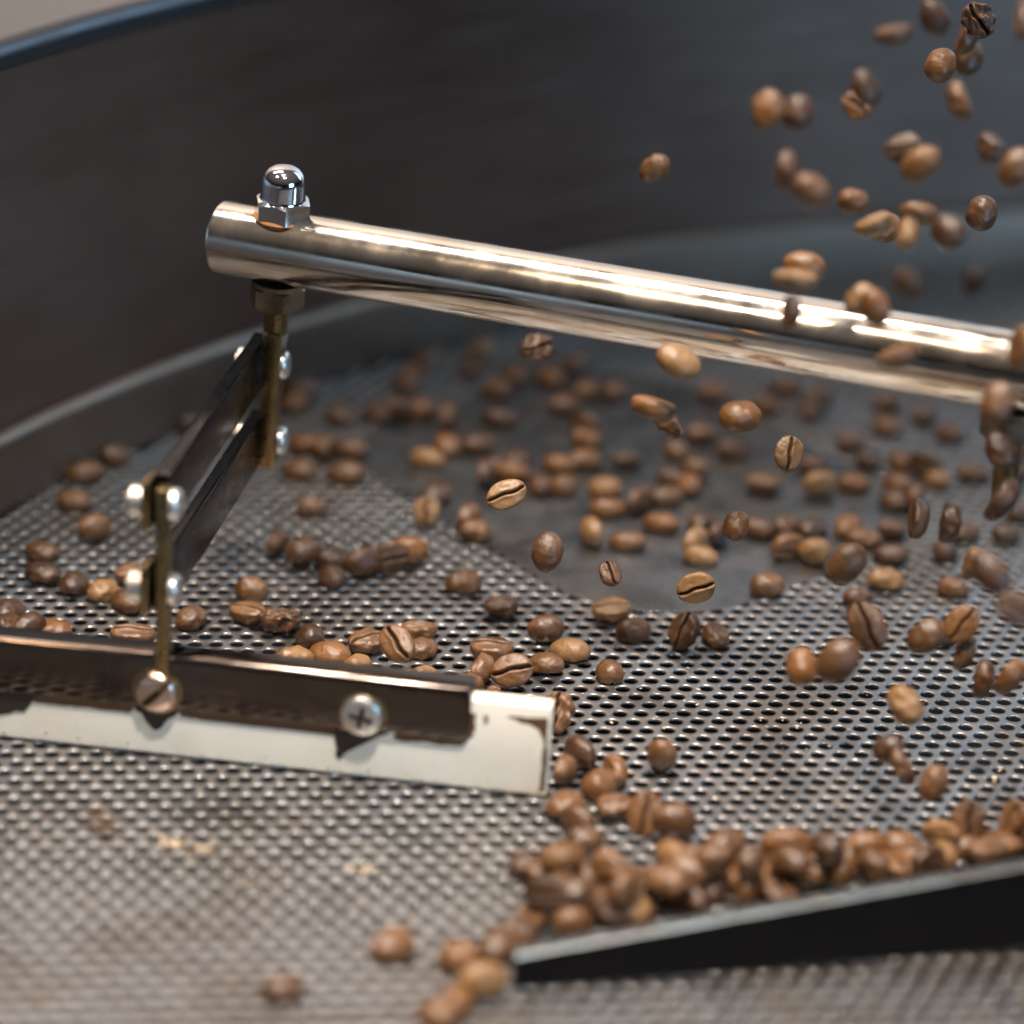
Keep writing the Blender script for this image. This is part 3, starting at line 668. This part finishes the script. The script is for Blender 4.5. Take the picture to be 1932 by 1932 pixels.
air([(1233, 768, 700, 's', -15, 2, 1.05), (1264, 796, 760, 's', -60)], 'bean in mid-air over the solid panel, seen edge on', 'beans falling below the tube')
air([(1397, 787, 715, 'd', 0, 4, 1.15)], 'large bright orange-brown bean in mid-air over solid panel', 'beans falling below the tube')
air([(1488, 857, 742, 'c', 78, 0, .92)], 'sharp pale bean in mid-air with upright crease facing out', 'beans falling below the tube')
air([(955, 933, 735, 'c', 25, 2, .98)], 'sharp pale bean in mid-air, tilted crease, near the hanger', 'beans falling below the tube')
air([(1313, 1109, 740, 'c', 20, 0, .95)], 'sharp pale bean hovering over panel edge with slanted crease', 'beans falling below the tube')
air([(1389, 992, 740, 'd', 60, 4, .9)], 'round orange-brown bean in mid-air above the panel beans', 'beans falling below the tube')
air([(1032, 1041, 725, 'd', 80, 0, .95)], 'dark oval bean upright in mid-air over solid panel', 'beans falling below the tube')
air([(1151, 1082, 735, 'c', 110, 4, .78)], 'small dark bean in mid-air over the solid panel', 'beans falling below the tube')
air([(1597, 1064, 700, 'd', 50, 0, 1.1)], 'big dark orange bean in mid-air over the panel edge', 'beans falling below the tube')
air([(1637, 1182, 690, 'c', -65, 2, 1.12)], 'dark glossy creased bean falling over the perforated plate', 'beans falling onto the plate')
air([(1746, 1201, 690, 'd', 40, 1, 1.0), (1815, 1178, 695, 'c', 50, 0, .95), (1817, 1230, 700, 's', 70, 3, .95), (1853, 1281, 700, 's', 80, 3), (1903, 1277, 690, 's', 50, 0)], 'dark bean in mid-air low over the shaded perforated plate', 'beans falling onto the plate')
air([(1512, 1257, 680, 'd', 90, 4, 1.0)], 'bright orange bean in mid-air beside a big dark bean', 'beans falling onto the plate')
air([(1581, 1247, 670, 'd', 50, 0, 1.12)], 'big dark bean in mid-air beside a bright orange bean', 'beans falling onto the plate')
air([(1708, 1330, 680, 'd', -60, 1, 1.02)], 'pale tan bean in mid-air just above bare perforated plate', 'beans falling onto the plate')
air([(1676, 1413, 680, 'd', 30, 4, .85), (1704, 1445, 676, 's', -60, 3, .85), (1761, 1478, 672, 'd', 60, 1, .95)], 'brown bean in mid-air above its shadow near the pile', 'beans falling onto the plate')
air([(1868, 1082, 648, 'd', -48, 2, 1.0), (1918, 1150, 640, 'c', -30, 0, .95)], 'large blurred bean in mid-air close by under the second hanger', 'near beans falling')
air([(1832, 1063, 700, 's', 75, 3, .85)], 'pale narrow bean in mid-air seen edge on under second hanger', 'near beans falling')
air([(197, 1556, 560, 's', -50, 3, .7)], 'blurred reddish bean in mid-air over the near plate', 'beans falling in front')

# settle: keep resting beans from sinking into each other, the blades and the plate
P = np.array([b[0][:] for b in BEANS]); isr = np.array([b[6] for b in BEANS]); low = P[:, 2].copy()
for it in range(60):
    D = P[:, None] - P[None]; dist = np.linalg.norm(D, axis=2) + np.eye(len(P)) * 99
    ii, jj = np.where((dist < 6.2) & isr[:, None])
    for i, j in zip(ii, jj):
        v = D[i, j] / dist[i, j]; P[i] += v * (6.2 - dist[i, j]) * (.25 if isr[j] else .5)
    P[:, 2] = np.where(isr, np.maximum(P[:, 2], np.minimum(low, 3.4)), P[:, 2])
    # stay behind the plough blade
    rel = P - np.array(A[:]); along = rel @ np.array(bd[:]); back = rel @ -np.array(bn[:])
    bad = isr & (along > -2) & (back < th + 4.2) & (back > -12) & (P[:, 2] < 14)
    P[bad] += (-np.array(bn[:]))[None] * (th + 4.2 - back[bad])[:, None]
for b, p in zip(BEANS, P): b[0] = Vector(p); b[3] *= .94
TONES = {'very dark': (0.030, 0.0115, 0.0035), 'dark brown': (0.060, 0.0240, 0.0062), 'mid brown': (0.104, 0.044, 0.0125), 'orange-brown': (0.138, 0.055, 0.0115), 'tan': (0.20, 0.104, 0.037)}
PLACE = {'beans around the solid panel': None, 'pile behind the plough blade': None, 'beans falling above the tube': None, 'beans behind the hanger': 'behind the hanger rod',
         'beans in the shadow of the tube': "in the tube's shadow band", 'beans between drum wall and blade holder': 'between drum wall and blade holder',
         'beans at the foot of the drum wall': 'close to the drum wall foot', 'cluster at the blade end': 'in cluster beside white blade end',
         'beans falling in front of the tube': 'in front of the tube', 'beans falling by the second hanger': 'by the second hanger rod',
         'beans at the plough blade tip': 'around the black blade tip', 'smooth beans behind the holder': 'against the back of the holder',
         'beans falling onto the plate': 'low over the perforated plate', 'beans landing under the second hanger': 'on the plate under the second hanger'}
LABELS = {}
for b in BEANS: LABELS.setdefault(b[4], []).append(b)
camz = cam.matrix_world.to_quaternion() @ Vector((0, 0, 1))
def pose(q, resting):
    d = q @ Vector((0, 0, 1)); ax = q @ Vector((1, 0, 0))
    if resting:
        if abs(ax.z) > .6: return 'standing on end'
        return 'round side up' if d.z > .5 else 'crease up' if d.z < -.5 else 'on its side'
    f = d.dot(camz); tilt = abs((cam.matrix_world.to_quaternion().inverted() @ ax).normalized().y)
    return ('round back out' if f > .55 else 'crease out' if f < -.55 else 'edge on') + (', upright' if tilt > .75 else ', level' if tilt < .3 else ', slanted')
PA = np.array([b[0][:] for b in BEANS])
for n_, (pos, q, mi, s, lb, gp, resting) in enumerate(BEANS):
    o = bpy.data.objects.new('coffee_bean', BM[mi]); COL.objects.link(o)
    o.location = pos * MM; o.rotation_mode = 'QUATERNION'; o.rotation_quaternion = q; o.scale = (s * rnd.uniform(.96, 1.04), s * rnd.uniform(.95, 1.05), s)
    low_ = lb.lower()
    for w_ in (' beside ', ' touching ', ' with ', ' behind ', ' among ', ' against a ', ' under ', ' farthest '): low_ = low_.split(w_)[0]
    if len(LABELS[lb]) > 1: tone = rnd.choice(['dark brown', 'dark brown', 'dark brown', 'mid brown', 'mid brown', 'mid brown', 'orange-brown', 'orange-brown', 'tan', 'very dark', 'very dark'])
    elif 'dark' in low_ or 'dim ' in low_: tone = 'dark brown'
    elif 'orange' in low_ or 'reddish' in low_: tone = 'orange-brown'
    elif 'pale' in low_ or 'bright' in low_ or 'tan bean' in low_: tone = 'tan'
    else: tone = 'mid brown'
    c = Vector(TONES[tone]) * rnd.uniform(.88, 1.12); o.color = (c.x, c.y, c.z, 1)
    if len(LABELS[lb]) > 1 and gp in PLACE:
        near = np.sort(np.linalg.norm(PA - PA[n_], axis=1))[1]
        rel = 'touching another' if near < 7.6 else 'near another' if near < 13 else 'apart'
        if gp == 'pile behind the plough blade':
            rel_b = (PA[n_] - np.array(A[:])) @ -np.array(bn[:]); pl = 'in pile ' + ('against black blade' if rel_b < 12 else 'middle row' if rel_b < 26 else 'back row') + (', on top' if pos.z > 5.5 else '')
        elif gp == 'beans around the solid panel':
            pl = 'on the solid panel' if in_panel(pos.x, pos.y) else 'beside the solid panel' if in_panel(pos.x, pos.y - 30) or in_panel(pos.x - 30, pos.y) or in_panel(pos.x + 30, pos.y) else 'beyond the solid panel'
        elif gp == 'beans falling above the tube': pl = 'in mid-air above the tube'
        else: pl = PLACE[gp] if resting else 'in mid-air ' + PLACE[gp]
        lb = f'{tone} bean {pose(q, resting)}, {rel}, {pl}'
    tag(o, lb, 'coffee bean', gp)

# ------------------------------------------------------------------ chaff flakes and crumbs
bm = bmesh.new()
spots = [(320, 1595, 16, 8), (690, 1640, 12, 7), (380, 1600, 8, 5), (940, 1310, 3, 5), (1250, 1330, 60, 12), (1480, 1420, 130, 22), (1850, 1480, 30, 8), (500, 1500, 200, 20), (700, 1300, 60, 8), (1130, 1300, 60, 10)]
for sx_, sy_, sp, n in spots:
    for k in range(n):
        p = at_z(sx_ + rnd.gauss(0, sp), sy_ + rnd.gauss(0, sp * .5), .12); a = rnd.uniform(0, pi); l_ = rnd.uniform(.25, .8) * (1.5 if sp < 20 else .8); w_ = l_ * rnd.uniform(.4, .8)
        c_, s_ = cos(a), sin(a); pts = [(l_, 0), (.4 * l_, w_), (-.7 * l_, .7 * w_), (-l_, -.1 * w_), (-.3 * l_, -w_)]
        vs = [bm.verts.new((p.x + c_ * u - s_ * v, p.y + s_ * u + c_ * v, .1 + rnd.uniform(0, .35))) for u, v in pts]
        tv = bm.verts.new((p.x, p.y, .4 + rnd.uniform(.1, .4)))
        for i in range(5): bm.faces.new((vs[i], vs[(i + 1) % 5], tv))
tag(bm_obj('chaff', bm, M_CHAFF, None, False), 'pale chaff flakes and crumbs scattered over the perforated plate', 'chaff', None, 'stuff')

# fragment of a broken bean below the tilted creased one
bm = bmesh.new(); bmesh.ops.create_icosphere(bm, subdivisions=2, radius=1)
for v in bm.verts: v.co *= 1 + .25 * sin(5 * v.co.x + 3 * v.co.z) * cos(4 * v.co.y)
bmesh.ops.scale(bm, vec=(1.9, 1.1, 1.7), verts=bm.verts); bmesh.ops.translate(bm, vec=at_z(932, 1306, 1.6), verts=bm.verts)
fr = bm_obj('bean_fragment', bm, M_BEAN); fr.color = (0.16, 0.07, 0.028, 1)
tag(fr, 'small broken bean fragment lying below the tilted creased bean', 'bean fragment')
